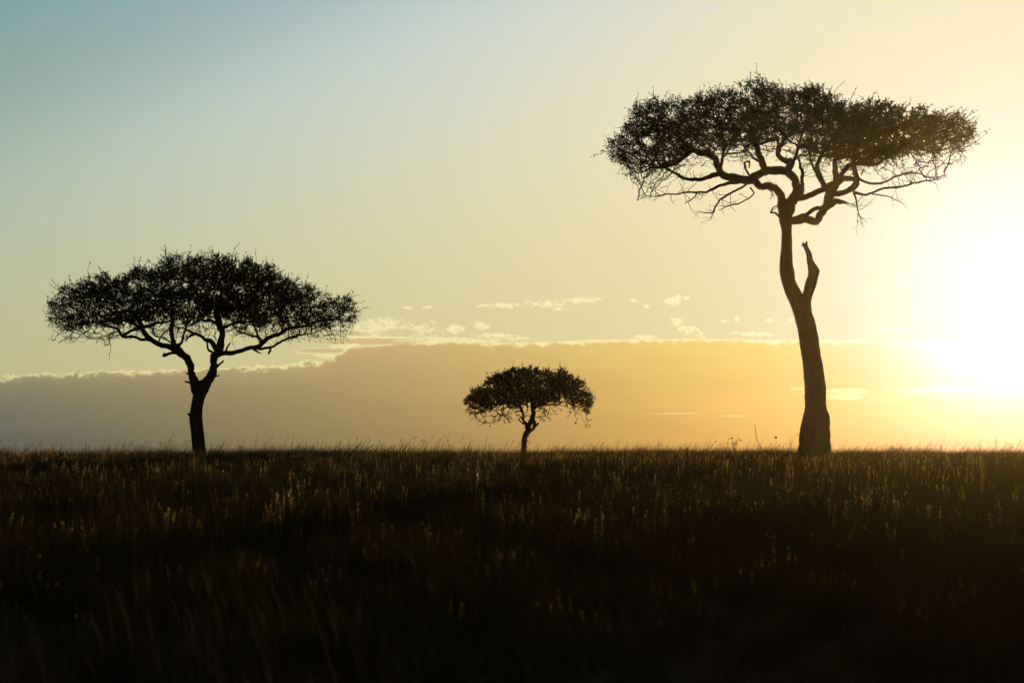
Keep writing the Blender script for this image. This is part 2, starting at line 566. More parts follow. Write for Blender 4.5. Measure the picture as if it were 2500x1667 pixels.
    for it in range(90):
        if newidx:
            NP = np.array([N[i] for i in newidx])
            for s0 in range(0, len(NP), 512):
                blk = NP[s0:s0 + 512]
                dd = np.linalg.norm(att[:, None, :] - blk[None], axis=2)
                j = dd.argmin(1); dm = dd[np.arange(len(att)), j]
                u = dm < near
                near[u] = dm[u]; nid[u] = np.array(newidx)[s0 + j[u]]
        alive &= near > step * 1.25
        ids = np.where(alive & (near < 3.2))[0]
        if len(ids) == 0: break
        acc = {}
        for i in ids:
            k = nid[i]
            v = att[i] - np.array(N[k]); v /= (np.linalg.norm(v) + 1e-9)
            acc[k] = acc.get(k, 0) + v
        newidx = []
        for k, v in acc.items():
            l = np.linalg.norm(v)
            if l < 1e-6: continue
            v = v / l + nr.normal(0, .22, 3)
            v /= np.linalg.norm(v)
            N.append(tuple(np.array(N[k]) + v * step)); par.append(k); newidx.append(len(N) - 1)
        if len(N) > 16000: break
    n0 = len(nodes)
    nn = len(N)
    kids = [[] for _ in range(nn)]
    for i in range(n0, nn): kids[par[i]].append(i)
    tips = np.zeros(nn)
    for i in range(nn - 1, n0 - 1, -1):
        if not kids[i]: tips[i] = 1
        if par[i] >= 0: tips[par[i]] += max(tips[i], 1)
    rad = lambda i: min(.0062 * tips[i] ** .46, .06)
    # chains
    verts, faces = [], []
    starts = [(par[i], i) for i in range(n0, nn) if par[i] < n0]
    stack = list(starts)
    while stack:
        p, i = stack.pop()
        ch = [Vector(N[p]), Vector(N[i])]; rr = [min(rad(i) * 1.1, nlimb[p]) if p < n0 else rad(i), rad(i)]
        cur = i
        while kids[cur]:
            ks = sorted(kids[cur], key=lambda q: -tips[q])
            for q in ks[1:]: stack.append((cur, q))
            cur = ks[0]
            ch.append(Vector(N[cur])); rr.append(rad(cur))
        tube(verts, faces, ch, rr, 4 if rr[0] < .03 else 5, cap=False)
    for P_, r0_ in side:
        tube(verts, faces, P_, [r0_ * (1 - .13 * i) for i in range(len(P_))], 4, cap=False)
        for c_ in range(2):
            q = P_[rng.randint(2, 4)]
            e_ = q + Vector((rng.gauss(0, .14), rng.gauss(0, .14), rng.gauss(.02, .14)))
            tube(verts, faces, [q, q.lerp(e_, .5) + Vector((0, 0, rng.gauss(0, .02))), e_], [.006, .005, .003], 3, cap=False)
    # twigs and leaves
    lv, lf = [], []
    zc = np.mean(att[:, 2])
    crown_c = Vector((bx, d, zc - 1.0))
    def inside(q):
        s_ = F / q.y
        px = 1250 + q.x * s_; py = HOR + (EYE - q.z) * s_
        bot = np.interp(px, bx_, by)
        return py < bot + 12
    for i in range(n0, nn):
        if tips[i] > 5: continue
        q = Vector(N[i])
        ok = inside(q)
        fx_ = np.interp((1250 + q.x * F / q.y - ox) * sc_, [p[0] for p in dens], [p[1] for p in dens]) if dens else 1
        nt_ = (4 if tips[i] <= 1 and not kids[i] else 2) if ok else (1 if rng.random() < .5 else 0)
        for _ in range(nt_):
            o_ = (q - crown_c); o_.z = abs(o_.z) * 1.3 if ok else -.2; o_.normalize()
            dv = (o_ * .7 + Vector((rng.gauss(0, .6), rng.gauss(0, .6), rng.gauss(.12, .5)))).normalized()
            ln = twig_len * rng.uniform(.35, 1.15)
            p1 = q + dv * ln * .5
            p2 = p1 + (dv + Vector((rng.gauss(0, .35), rng.gauss(0, .35), rng.gauss(.1, .35)))).normalized() * ln * .5
            tube(verts, faces, [q, p1, p2], [.0055, .0045, .003], 3, cap=False)
            if not ok and rng.random() < .75: continue
            m = max(1, int(rng.uniform(7, 14) * leaf_per * fx_))
            for k in range(m):
                t = rng.uniform(.15, 1.0)
                c = q.lerp(p1, t * 2) if t < .5 else p1.lerp(p2, t * 2 - 1)
                a = Vector((rng.gauss(0, 1), rng.gauss(0, 1), rng.gauss(0, .8))).normalized()
                w = a.cross(Vector((rng.gauss(0, 1), rng.gauss(0, 1), rng.gauss(0, 1)))).normalized()
                L_ = leaf_len * rng.uniform(.55, 1.3); W_ = L_ * rng.uniform(.24, .42)
                b0 = len(lv)
                lv += [tuple(c), tuple(c + a * L_ * .5 + w * W_), tuple(c + a * L_), tuple(c + a * L_ * .5 - w * W_)]
                lf.append((b0, b0 + 1, b0 + 2, b0 + 3))
    # long shoots that stick out of the crown's surface
    ztop = np.percentile(att[:, 2], 60)
    for i in range(n0, nn):
        if kids[i] or rng.random() > .34: continue
        q = Vector(N[i])
        if not inside(q): continue
        o_ = q - crown_c
        if q.z < ztop and math.hypot(o_.x, o_.y) < ymax * .75: continue
        o_.z = abs(o_.z) * 1.6; o_.normalize()
        dv = (o_ + Vector((rng.gauss(0, .5), rng.gauss(0, .5), rng.gauss(.35, .4)))).normalized()
        ln = twig_len * rng.uniform(1.0, 2.3); P_ = [q]
        for c_ in range(4):
            dv = (dv + Vector((rng.gauss(0, .28), rng.gauss(0, .28), rng.gauss(0, .22)))).normalized()
            P_.append(P_[-1] + dv * ln / 4)
        tube(verts, faces, P_, [.0085, .0075, .006, .005, .003], 4, cap=False)
        for k in range(int(ln * 20)):
            t = rng.uniform(.1, 4); c = P_[min(int(t), 3)].lerp(P_[min(int(t), 3) + 1], t - int(t) if t < 4 else 1)
            a = Vector((rng.gauss(0, 1), rng.gauss(0, 1), rng.gauss(0, .8))).normalized()
            w = a.cross(Vector((rng.gauss(0, 1), rng.gauss(0, 1), rng.gauss(0, 1)))).normalized()
            L_ = leaf_len * rng.uniform(.7, 1.5); W_ = L_ * rng.uniform(.28, .45); b0 = len(lv)
            lv += [tuple(c), tuple(c + a * L_ * .5 + w * W_), tuple(c + a * L_), tuple(c + a * L_ * .5 - w * W_)]
            lf.append((b0, b0 + 1, b0 + 2, b0 + 3))
    tag(link('branches', verts, faces, bark), kind='stuff')
    tag(link('foliage', lv, lf, leafm, False), kind='stuff')
    print('tree', label[:20], 'nodes', nn, 'leaves', len(lf), 'branch faces', len(faces))
    return root


# --- tall tree on the right
Z1 = (1440, 150, 2.4)
def z2(rows):   # rows read from the trunk enlargement, turned into the crown enlargement's units
    return [((480 + y / 2.377 - 150) * 2.4, (1800 + l / 2.377 - 1440) * 2.4, (1800 + r / 2.377 - 1440) * 2.4) for y, l, r in rows]

tall_trunk = z2([(1500, 346, 546), (1400, 360, 541), (1300, 375, 537), (1260, 383, 530), (1215, 392, 516), (1100, 389, 514), (1000, 384, 500),
                 (900, 370, 480), (800, 355, 468), (700, 332, 443), (640, 312, 415), (600, 295, 396), (560, 277, 375), (500, 260, 342), (440, 245, 331),
                 (380, 245, 322), (300, 255, 319), (200, 258, 317), (165, 250, 317), (130, 243, 318), (100, 252, 320), (75, 258, 318)])
tall_stub = z2([(720, 345, 441), (650, 355, 431), (600, 368, 431), (540, 385, 450), (500, 392, 462), (460, 409, 472), (430, 411, 478), (400, 408, 462),
                (370, 403, 440), (330, 398, 432), (300, 386, 415), (280, 379, 407)])
tall_limbs = [
    (.10, [(1150, 930, 66), (1135, 860, 56), (1120, 800, 48), (1090, 755, 46), (1050, 737, 44), (1000, 727, 44), (950, 700, 50), (900, 696, 50), (850, 690, 48),
           (800, 670, 45), (760, 652, 44), (750, 610, 42), (732, 575, 40), (690, 550, 38), (640, 535, 36), (600, 510, 34), (560, 475, 28), (520, 440, 20), (470, 410, 12)]),
    (-.10, [(1160, 900, 70), (1180, 830, 62), (1205, 785, 58), (1213, 740, 50), (1190, 690, 48), (1150, 652, 46), (1095, 640, 44), (1030, 630, 42), (1002, 560, 36), (975, 490, 32),
            (950, 430, 26), (925, 375, 16)]),
    (-.05, [(900, 696, 44), (960, 678, 46), (1010, 652, 46), (1060, 640, 44), (1110, 640, 42), (1150, 652, 40)]),
    (.05, [(1165, 915, 52), (1200, 930, 46), (1260, 934, 44), (1330, 936, 46), (1360, 900, 48), (1385, 850, 54), (1402, 800, 60), (1422, 745, 58), (1440, 690, 42), (1442, 625, 32),
           (1442, 565, 26), (1462, 500, 18), (1490, 430, 12)]),
    (-.03, [(1190, 925, 26), (1265, 906, 26), (1312, 868, 26), (1375, 858, 24)]),
    (-.06, [(1205, 792, 40), (1265, 782, 34), (1325, 767, 34), (1380, 742, 40), (1440, 712, 44), (1500, 690, 36), (1545, 690, 28)]),
    (.25, [(1148, 655, 44), (1182, 595, 40), (1130, 582, 34), (1106, 550, 32), (1110, 505, 30), (1140, 460, 26), (1180, 415, 18), (1215, 360, 12)]),
    (-.2, [(1182, 600, 22), (1220, 515, 18), (1240, 435, 15), (1262, 370, 10)]),
    (.3, [(1106, 500, 20), (1095, 462, 22), (1050, 466, 20), (990, 478, 16), (930, 470, 12), (870, 440, 9)]),
    (.3, [(1240, 775, 28), (1246, 700, 22), (1240, 640, 20), (1225, 560, 12)]),
    (-.3, [(1375, 730, 22), (1358, 680, 20), (1340, 620, 28), (1346, 570, 24), (1380, 510, 18), (1420, 450, 10)]),
    (.2, [(1442, 690, 30), (1485, 650, 26), (1505, 618, 26), (1545, 600, 30), (1612, 600, 34), (1690, 598, 24), (1722, 568, 20), (1790, 528, 15), (1860, 470, 10)]),
    (-.2, [(1442, 572, 24), (1520, 560, 22), (1600, 575, 22), (1700, 545, 22), (1780, 515, 17), (1850, 478, 12), (1940, 440, 8)]),
    (.1, [(1405, 800, 36), (1475, 768, 32), (1540, 745, 38), (1562, 690, 36), (1560, 630, 32), (1545, 585, 26), (1555, 500, 16), (1600, 430, 10)]),
    (-.35, [(1545, 765, 18), (1600, 785, 15), (1660, 774, 14), (1720, 740, 14), (1800, 740, 13), (1860, 725, 12), (1930, 710, 11), (1990, 700, 8), (2060, 690, 5)]),
    (-.3, [(1570, 680, 16), (1640, 722, 14), (1700, 715, 13), (1770, 690, 13), (1830, 664, 12), (1880, 655, 10), (1940, 660, 8), (2010, 690, 6), (2095, 668, 4)]),
    (-.1, [(1545, 770, 12), (1566, 850, 8), (1580, 900, 6), (1625, 946, 3)]),
    (.0, [(1572, 880, 5), (1574, 915, 4), (1570, 948, 3)]),
    (-.1, [(1655, 778, 9), (1760, 802, 6), (1850, 836, 3)]),
    (.1, [(1400, 850, 30), (1445, 822, 40), (1480, 822, 24), (1520, 832, 8), (1560, 850, 4)]),
    (-.1, [(1112, 912, 15), (1088, 890, 13), (1062, 886, 12), (1074, 862, 8), (1112, 840, 6)]),
    (.1, [(932, 665, 13), (905, 592, 12), (940, 590, 11), (932, 625, 6)]),
    (-.3, [(762, 655, 34), (700, 676, 28), (640, 690, 24), (590, 694, 20), (540, 678, 18), (490, 654, 15), (450, 630, 12), (400, 602, 8)]),
    (.3, [(602, 515, 30), (550, 560, 24), (500, 600, 20), (440, 618, 17), (380, 622, 13), (300, 642, 8)]),
    (-.3, [(765, 640, 20), (777, 570, 17), (786, 500, 14), (782, 450, 10)]),
    (.1, [(782, 560, 12), (828, 488, 9), (850, 420, 7)]),
    (-.4, [(880, 700, 26), (800, 715, 20), (720, 745, 16), (680, 765, 12), (600, 762, 11), (540, 772, 9), (460, 780, 8), (400, 790, 6), (340, 790, 5), (275, 816, 3)]),
    (.3, [(950, 705, 18), (880, 742, 14), (810, 780, 13), (760, 806, 11), (732, 850, 10), (715, 884, 9), (650, 884, 4)]),
    (.2, [(940, 740, 10), (960, 772, 9), (930, 803, 8), (870, 832, 8), (800, 852, 7), (755, 872, 4)]),
    (-.2, [(1040, 738, 8), (1070, 775, 6), (1055, 808, 4)]),
    (.2, [(640, 765, 8), (600, 810, 7), (555, 832, 5)]),
    (.45, [(1030, 632, 26), (1005, 600, 20), (960, 560, 14), (900, 500, 10)]),
    (-.5, [(1400, 790, 26), (1350, 700, 18), (1300, 600, 14), (1280, 500, 10)]),
]
tall_top = [(70, 480), (120, 465), (200, 410), (215, 340), (280, 245), (340, 235), (400, 195), (490, 215), (580, 220), (640, 205), (740, 195), (800, 150), (880, 120), (930, 145),
            (1000, 110), (1060, 95), (1090, 145), (1150, 165), (1250, 165), (1340, 140), (1400, 185), (1470, 235), (1540, 250), (1600, 235), (1690, 228), (1780, 255), (1880, 290),
            (1960, 260), (2040, 295), (2130, 285), (2180, 325), (2230, 365), (2275, 430)]
tall_bot = [(70, 500), (120, 540), (220, 590), (260, 622), (340, 628), (420, 606), (500, 585), (600, 500), (700, 505), (800, 480), (900, 485), (1000, 450), (1100, 440), (1200, 450),
            (1300, 510), (1400, 535), (1500, 550), (1600, 565), (1700, 550), (1800, 535), (1900, 520), (2000, 530), (2100, 505), (2200, 490), (2275, 435)]
build_tree('tallest acacia, with a broken side limb on its long leaning trunk', 85, 1988, Z1, tall_trunk, [('loft', tall_stub)], tall_limbs,
           tall_top, tall_bot, 7600, 3, leaf_per=1.2, dens=[(70, .5), (350, .8), (700, 1.0), (1000, .85), (1300, 1.2), (1550, 1.9), (1900, 1.8), (2080, .9), (2275, .45)])

# --- middle-sized tree on the left
Z3 = (90, 590, 2.8506)
left_trunk = [(1490, 1090, 1192), (1440, 1083, 1176), (1350, 1074, 1165), (1250, 1063, 1156), (1200, 1062, 1153), (1150, 1071, 1158), (1100, 1081, 1168), (1060, 1088, 1182),
              (1030, 1088, 1198), (1005, 1088, 1204), (985, 1092, 1190)]
left_limbs = [
    (.0, [(1130, 1040, 96), (1098, 985, 70), (1075, 945, 54), (1063, 900, 46), (1060, 860, 50), (1040, 815, 52), (1010, 775, 54), (970, 745, 54), (920, 730, 42), (860, 715, 36),
          (810, 694, 36), (770, 662, 34), (738, 622, 34), (715, 570, 30), (705, 510, 24), (700, 450, 14)]),
    (.0, [(1150, 1040, 96), (1188, 975, 72), (1210, 930, 60), (1222, 895, 54), (1228, 840, 52), (1238, 790, 58), (1268, 752, 58), (1285, 700, 46), (1285, 640, 44), (1268, 580, 46),
          (1256, 530, 48), (1262, 470, 36), (1275, 400, 22), (1290, 330, 12)]),
    (-.3, [(810, 694, 26), (740, 680, 22), (680, 660, 20), (620, 660, 20), (588, 655, 20), (570, 612, 20), (530, 600, 18), (470, 585, 17), (420, 562, 13), (340, 580, 9), (250, 590, 6)]),
    (.3, [(592, 655, 18), (650, 630, 20), (720, 602, 26), (790, 582, 26), (850, 570, 22), (920, 556, 14), (980, 520, 9)]),
    (.25, [(965, 745, 44), (946, 690, 34), (940, 620, 34), (940, 560, 28), (935, 480, 18), (930, 400, 11)]),
    (-.35, [(985, 745, 26), (1010, 690, 18), (1026, 640, 14), (1050, 570, 10)]),
    (.0, [(955, 720, 22), (1000, 716, 18)]),
    (-.3, [(960, 730, 16), (920, 697, 13), (880, 670, 13), (825, 662, 13), (815, 640, 8)]),
    (.2, [(850, 690, 12), (880, 640, 10), (930, 605, 9)]),
    (-.2, [(570, 625, 9), (522, 640, 8), (500, 672, 8), (508, 710, 7), (468, 722, 5)]),
    (.35, [(1262, 580, 30), (1222, 556, 26), (1170, 546, 18), (1120, 552, 13), (1065, 588, 8)]),
    (-.2, [(1245, 750, 34), (1216, 695, 36), (1180, 680, 28), (1140, 652, 24), (1092, 640, 22), (1040, 686, 14)]),
    (.1, [(1092, 640, 18), (1055, 620, 15), (1010, 605, 11), (960, 590, 7)]),
    (-.1, [(1222, 768, 18), (1190, 740, 16), (1185, 700, 12), (1165, 665, 9)]),
    (.1, [(1240, 790, 40), (1300, 776, 36), (1380, 766, 32), (1460, 750, 30), (1530, 733, 32), (1560, 702, 34), (1612, 680, 30), (1660, 655, 28), (1720, 622, 28), (1790, 602, 24),
          (1870, 590, 18), (1950, 552, 14), (2050, 540, 10), (2130, 512, 6)]),
    (-.35, [(1530, 742, 18), (1620, 742, 18), (1680, 706, 17), (1740, 680, 17), (1800, 652, 14), (1900, 642, 8)]),
    (.35, [(1562, 700, 28), (1540, 660, 22), (1500, 655, 14), (1460, 640, 12), (1415, 632, 11), (1372, 592, 9)]),
    (.3, [(1545, 665, 16), (1520, 610, 13), (1500, 560, 10), (1490, 500, 8)]),
    (-.3, [(1285, 600, 26), (1340, 582, 20), (1400, 560, 16), (1480, 560, 11), (1560, 520, 8)]),
    (.3, [(1700, 630, 18), (1705, 570, 14), (1700, 500, 10), (1720, 420, 7)]),
    (.45, [(1258, 500, 26), (1340, 470, 18), (1440, 440, 13), (1540, 380, 9)]),
    (-.45, [(1270, 470, 22), (1200, 420, 16), (1120, 360, 11), (1060, 290, 8)]),
    (.0, [(1250, 690, 7), (1236, 655, 7), (1250, 625, 7)]),
    (-.5, [(740, 620, 26), (660, 560, 18), (560, 500, 13), (440, 450, 9)]),
    (.5, [(715, 560, 22), (800, 490, 15), (880, 420, 11), (900, 330, 8)]),
    (.1, [(690, 570, 12), (640, 545, 10), (600, 580, 8), (560, 560, 6)]),
    (.0, [(400, 560, 8), (370, 600, 6), (350, 628, 4)]),
]
left_stubs = [('tube', [(1010, 778, 34), (960, 772, 22), (920, 778, 20), (890, 790, 24), (872, 790, 12)]),
              ('tube', [(895, 785, 14), (880, 770, 8)]),
              ('tube', [(1085, 985, 20), (1060, 978, 15), (1030, 972, 12)]),
              ('tube', [(1238, 880, 24), (1275, 850, 15), (1301, 827, 13)]),
              ('tube', [(1235, 940, 20), (1255, 934, 10), (1274, 929, 7)]),
              ('tube', [(1312, 775, 18), (1325, 735, 13), (1348, 700, 8)]),
              ('tube', [(1075, 1210, 34), (1060, 1200, 20), (1047, 1194, 8)]),
              ('tube', [(1065, 870, 30), (1080, 858, 18), (1096, 852, 6)]),
              ('tube', [(1055, 920, 20), (1040, 916, 8), (1032, 912, 4)]),
              ('tube', [(1628, 742, 14), (1622, 760, 16), (1610, 782, 14)]),
              ('tube', [(1505, 745, 20), (1540, 770, 12), (1564, 776, 6)])]
left_top = [(65, 440), (90, 405), (150, 380), (160, 320), (210, 285), (270, 265), (360, 240), (460, 210), (560, 255), (620, 245), (650, 205), (700, 160), (800, 170), (880, 120), (930, 95),
            (1060, 110), (1190, 95), (1270, 85), (1340, 82), (1420, 108), (1530, 145), (1640, 180), (1700, 255), (1780, 265), (1860, 305), (1940, 325), (2000, 355), (2060, 395), (2130, 370),
            (2200, 420), (2240, 470)]
left_bot = [(65, 490), (100, 550), (230, 590), (400, 555), (500, 550), (620, 550), (740, 530), (900, 510), (1040, 545), (1130, 500), (1200, 505), (1300, 495), (1400, 540), (1500, 545),
            (1600, 560), (1700, 550), (1800, 555), (1900, 560), (2000, 575), (2100, 575), (2190, 560), (2240, 475)]
build_tree('mid-sized acacia with a forked trunk, standing alone beside the low end of the cloud bank', 92, 484, Z3, left_trunk, left_stubs, left_limbs,
           left_top, left_bot, 7400, 11, leaf_per=1.2, dens=[(65, .5), (300, .9), (600, 1.4), (850, 1.0), (1050, .9), (1300, 1.6), (1650, 1.2), (1900, .8), (2240, .4)])

# --- small tree between them
Z4 = (1100, 860, 5.6)
small_trunk = [(1400, 957, 1036), (1300, 965, 1040), (1200, 970, 1047), (1150, 981, 1058), (1110, 990, 1078), (1080, 1005, 1092), (1050, 1028, 1105), (1020, 1032, 1098), (995, 1034, 1085)]
small_limbs = [
    (.0, [(1062, 1040, 70), (1050, 990, 52), (1028, 960, 40), (1005, 928, 34), (992, 870, 32), (976, 805, 34), (945, 755, 40), (890, 722, 34), (830, 688, 28), (740, 620, 18), (660, 540, 11)]),
    (.05, [(1062, 1030, 60), (1090, 975, 66), (1125, 915, 74), (1142, 870, 68), (1132, 800, 56), (1125, 740, 54), (1112, 690, 50), (1115, 610, 38), (1140, 520, 26), (1150, 420, 16), (1170, 320, 9)]),
    (-.05, [(1060, 1095, 60), (1105, 1062, 48), (1140, 1035, 42), (1158, 990, 46), (1150, 930, 40)]),
    (.2, [(1005, 985, 22), (965, 948, 19), (932, 920, 17), (948, 890, 16), (1000, 884, 12), (1040, 862, 8), (1090, 870, 6)]),
    (-.2, [(972, 810, 22), (912, 806, 18), (870, 826, 12)]),
    (.1, [(1142, 775, 36), (1190, 742, 34), (1260, 716, 26), (1350, 714, 22), (1450, 722, 17), (1500, 690, 17), (1570, 660, 15), (1640, 662, 13), (1700, 710, 8), (1750, 762, 5)]),
    (-.3, [(1455, 722, 10), (1520, 718, 9), (1580, 730, 8), (1640, 768, 5)]),
    (.3, [(1155, 805, 14), (1205, 796, 9), (1250, 810, 7), (1275, 850, 4)]),
    (-.2, [(1165, 888, 12), (1225, 878, 8), (1260, 862, 6), (1305, 868, 4)]),
    (.2, [(1340, 725, 9), (1345, 790, 7), (1325, 840, 6), (1362, 915, 3)]),
    (-.2, [(1360, 725, 8), (1400, 790, 6), (1440, 850, 3)]),
    (-.3, [(860, 700, 16), (790, 740, 12), (720, 800, 9), (680, 885, 4)]),
    (.3, [(900, 730, 14), (830, 760, 9), (780, 830, 6), (765, 870, 3)]),
    (.0, [(945, 760, 12), (880, 770, 8), (835, 800, 7), (822, 850, 5), (790, 840, 4), (700, 838, 3)]),
    (.4, [(1112, 660, 30), (1200, 580, 20), (1320, 500, 14), (1450, 430, 9)]),
    (-.4, [(1110, 640, 26), (1030, 540, 18), (960, 430, 12), (900, 330, 8)]),
    (.4, [(840, 690, 18), (700, 660, 13), (540, 640, 10), (380, 660, 6)]),
    (-.5, [(1250, 718, 18), (1400, 640, 14), (1560, 560, 10), (1700, 520, 7)]),
    (.5, [(1100, 600, 20), (1000, 620, 14), (880, 580, 10), (760, 500, 7)]),
    (.1, [(1050, 720, 12), (1060, 780, 8), (1040, 830, 5)]),
]
small_stubs = [('tube', [(1130, 1040, 40), (1165, 1000, 36), (1190, 978, 28), (1208, 966, 22)]),
               ('tube', [(1050, 1140, 18), (1072, 1136, 14)]),
               ('tube', [(1040, 1212, 18), (1068, 1214, 12), (1072, 1205, 8)]),
               ('tube', [(1010, 965, 26), (985, 962, 16), (975, 968, 8)])]
small_top = [(x_, y_ + 16) for x_, y_ in [(175, 650), (250, 570), (320, 490), (400, 445), (500, 385), (560, 330), (620, 260), (700, 275), (780, 250), (850, 195), (900, 210), (1020, 195), (1110, 205), (1200, 210), (1280, 245),
             (1440, 225), (1560, 225), (1620, 300), (1720, 330), (1820, 385), (1870, 460), (1910, 540), (1950, 670)]]
small_bot = [(175, 690), (300, 770), (400, 780), (550, 740), (700, 730), (850, 700), (1000, 700), (1080, 680), (1180, 715), (1280, 690), (1400, 670), (1500, 620), (1600, 640), (1750, 720),
             (1860, 780), (1950, 700)]
build_tree('smallest acacia, low and farthest off between the two bigger trees', 115, 1277, Z4, small_trunk, small_stubs, small_limbs, small_top, small_bot, 3400, 23, under=.06,
           step=.115, leaf_len=.06, leaf_per=1.0, twig_len=.24, dens=[(175, .7), (500, 1.2), (800, 1.5), (1200, 1.3), (1600, 1.0), (1950, .6)])

# ------------------------------------------------------------------ weeds and low shrubs on the skyline
def gpt(px, d):
    x = (px - 1250) / F * d
    return Vector((x, d, float(ground(x, d))))


def weed(name, label, cat, px, d, stems, leaves=0, rad=.006, heads=(), seed=0, group=None):
    """stems: lists of photo points, first at the ground"""
    rng = random.Random(seed)
    base = gpt(px, d)
    v, f = [], []; lv, lf = [], []
    r_ = bpy.data.objects.new(name, None); C.objects.link(r_); r_.location = base
    tag(r_, label, cat, group)
    for st in stems:
        P = [base if q is None else unproj(q[0], q[1], d + rng.uniform(-.05, .05)) for q in st]
        P = [Vector(p) - base for p in P]
        L = smooth_line([(*p, rad * (1 - .5 * i / len(P))) for i, p in enumerate(P)], .05)
        pts = [Vector(p[:3]) for p in L]
        tube(v, f, pts, [p[3] for p in L], 5)
        for k in range(leaves):
            t = rng.uniform(.35, 1)
            c = pts[min(int(t * len(pts)), len(pts) - 1)]
            a = Vector((rng.gauss(0, 1), rng.gauss(0, 1), rng.gauss(.3, .6))).normalized()
            w = a.cross(Vector((rng.gauss(0, 1), rng.gauss(0, 1), rng.gauss(0, 1)))).normalized()
            L_ = rng.uniform(.05, .1); W_ = L_ * .25; b0 = len(lv)
            lv += [tuple(c), tuple(c + a * L_ * .5 + w * W_), tuple(c + a * L_), tuple(c + a * L_ * .5 - w * W_)]
            lf.append((b0, b0 + 1, b0 + 2, b0 + 3))
    mesh_obj('stem', v, f, straw_m, r_, True)
    if lf:
        tag(mesh_obj('foliage', lv, lf, leafm, r_), kind='stuff')
    for hx, hy, hr in heads:
        c = unproj(hx, hy, d) - base
        hv, hf = [], []
        for k in range(14):
            a = Vector((rng.gauss(0, 1), rng.gauss(0, 1), rng.gauss(.5, .8))).normalized()
            w = a.cross(Vector((0.2, .9, .1))).normalized()
            b0 = len(hv); R_ = hr / F * d
            hv += [tuple(c), tuple(c + a * R_ * .6 + w * R_ * .3), tuple(c + a * R_), tuple(c + a * R_ * .6 - w * R_ * .3)]
            hf.append((b0, b0 + 1, b0 + 2, b0 + 3))
        mesh_obj('flower_head', hv, hf, straw_m, r_)
    return r_


weed('weed_stalk', 'bare curved stalk leaning left, just left of the tall trunk', 'weed', 1864, 66, [[None, (1862, 1104), (1850, 1078), (1845, 1055), (1843, 1037)]], 0, .011, seed=1)
weed('flowering_weed', 'branching weed with dotted flower heads, left of the bare curved stalk', 'weed', 1792, 105,
     [[None, (1791, 1095), (1788, 1082), (1786, 1070)], [None, (1797, 1090), (1800, 1078), (1807, 1074)], [None, (1793, 1090), (1797, 1078), (1803, 1069)], [None, (1790, 1092), (1796, 1084), (1792, 1080)]],
     14, .007, [(1786.5, 1070, 3), (1806.5, 1074.5, 3), (1802.5, 1069.5, 2)], seed=2)
weed('flowering_weed', 'single-headed weed between the bare curved stalk and the tall trunk', 'weed', 1895, 70,
     [[None, (1895, 1100), (1894.5, 1082), (1894, 1069)], [None, (1898, 1096), (1903, 1087)], [None, (1893, 1096), (1890, 1089)]], 0, .005, [(1893.5, 1068, 4.5), (1903, 1086.5, 3)], seed=3)
weed('leafy_weed', 'pair of leafy twigs leaning right, nearest to the forked tree', 'weed', 862, 112,
     [[None, (860, 1103), (868, 1094), (881, 1084)], [None, (884, 1106), (893, 1097), (911, 1088)], [None, (850, 1104), (856, 1096)]], 34, .010, seed=4)
weed('leafy_weed', 'dark twig with a knobbly bent tip on a low mound', 'weed', 942, 116,
     [[None, (944, 1108), (948, 1099), (953, 1091), (957, 1094)], [None, (950, 1098), (947, 1092)]], 16, .011, seed=5)
weed('leafy_weed', 'small leafy weed far to the right of the tall trunk', 'weed', 2464, 100,
     [[None, (2465, 1106), (2466, 1096), (2470, 1091)], [None, (2461, 1102), (2458, 1098)]], 20, .009, seed=6)
weed('leafy_weed', 'short bushy weed left of the branching flower-headed weed', 'weed', 1677, 105,
     [[None, (1676, 1104), (1677, 1093)], [None, (1679, 1102), (1680, 1096)]], 16, .008, seed=7)


def shrub(label, px, d, half_px, top_py, seed):
    rng = random.Random(seed)
    base = gpt(px, d)
    r_ = bpy.data.objects.new('low_shrub', None); C.objects.link(r_); r_.location = base
    tag(r_, label, 'shrub', 'low dark shrubs in the grass')
    H = unproj(px, top_py, d).z - base.z; W = half_px / F * d
    v, f, lv, lf = [], [], [], []
    for k in range(40):
        a = rng.uniform(0, 6.28); q = rng.random() ** .5
        e = Vector((math.cos(a) * q * W, math.sin(a) * q * W * .8, H * (1 - .35 * q * q) * rng.uniform(.75, 1.0)))
        m = Vector((e.x * .45, e.y * .45, e.z * .55))
        tube(v, f, [Vector((0, 0, -.02)), m, e], [.009, .006, .003], 4)
        for j in range(34):
            c = m.lerp(e, rng.uniform(.1, 1.05)) + Vector((rng.gauss(0, .07), rng.gauss(0, .07), rng.gauss(0, .03)))
            a_ = Vector((rng.gauss(0, 1), rng.gauss(0, 1), rng.gauss(0, .8))).normalized()
            w = a_.cross(Vector((rng.gauss(0, 1), rng.gauss(0, 1), rng.gauss(0, 1)))).normalized()
            L_ = rng.uniform(.04, .08); b0 = len(lv)
            lv += [tuple(c), tuple(c + a_ * L_ * .5 + w * L_ * .3), tuple(c + a_ * L_), tuple(c + a_ * L_ * .5 - w * L_ * .3)]
            lf.append((b0, b0 + 1, b0 + 2, b0 + 3))
    tag(mesh_obj('stems', v, f, bark, r_, True), kind='stuff')
    tag(mesh_obj('foliage', lv, lf, leafm, r_), kind='stuff')


shrub('low dark shrub under the knobbly bent twig', 945, 117, 22, 1108, 31)
shrub('wider low dark shrub left of the smallest acacia', 1104, 114, 36, 1104, 32)

# ------------------------------------------------------------------ grass, instanced
protos = {}


def proto(name, v, f, mat):
    me = bpy.data.meshes.new(name); me.from_pydata(v, [], f); me.materials.append(mat); me.update()
    return bpy.data.objects.new(name, me)


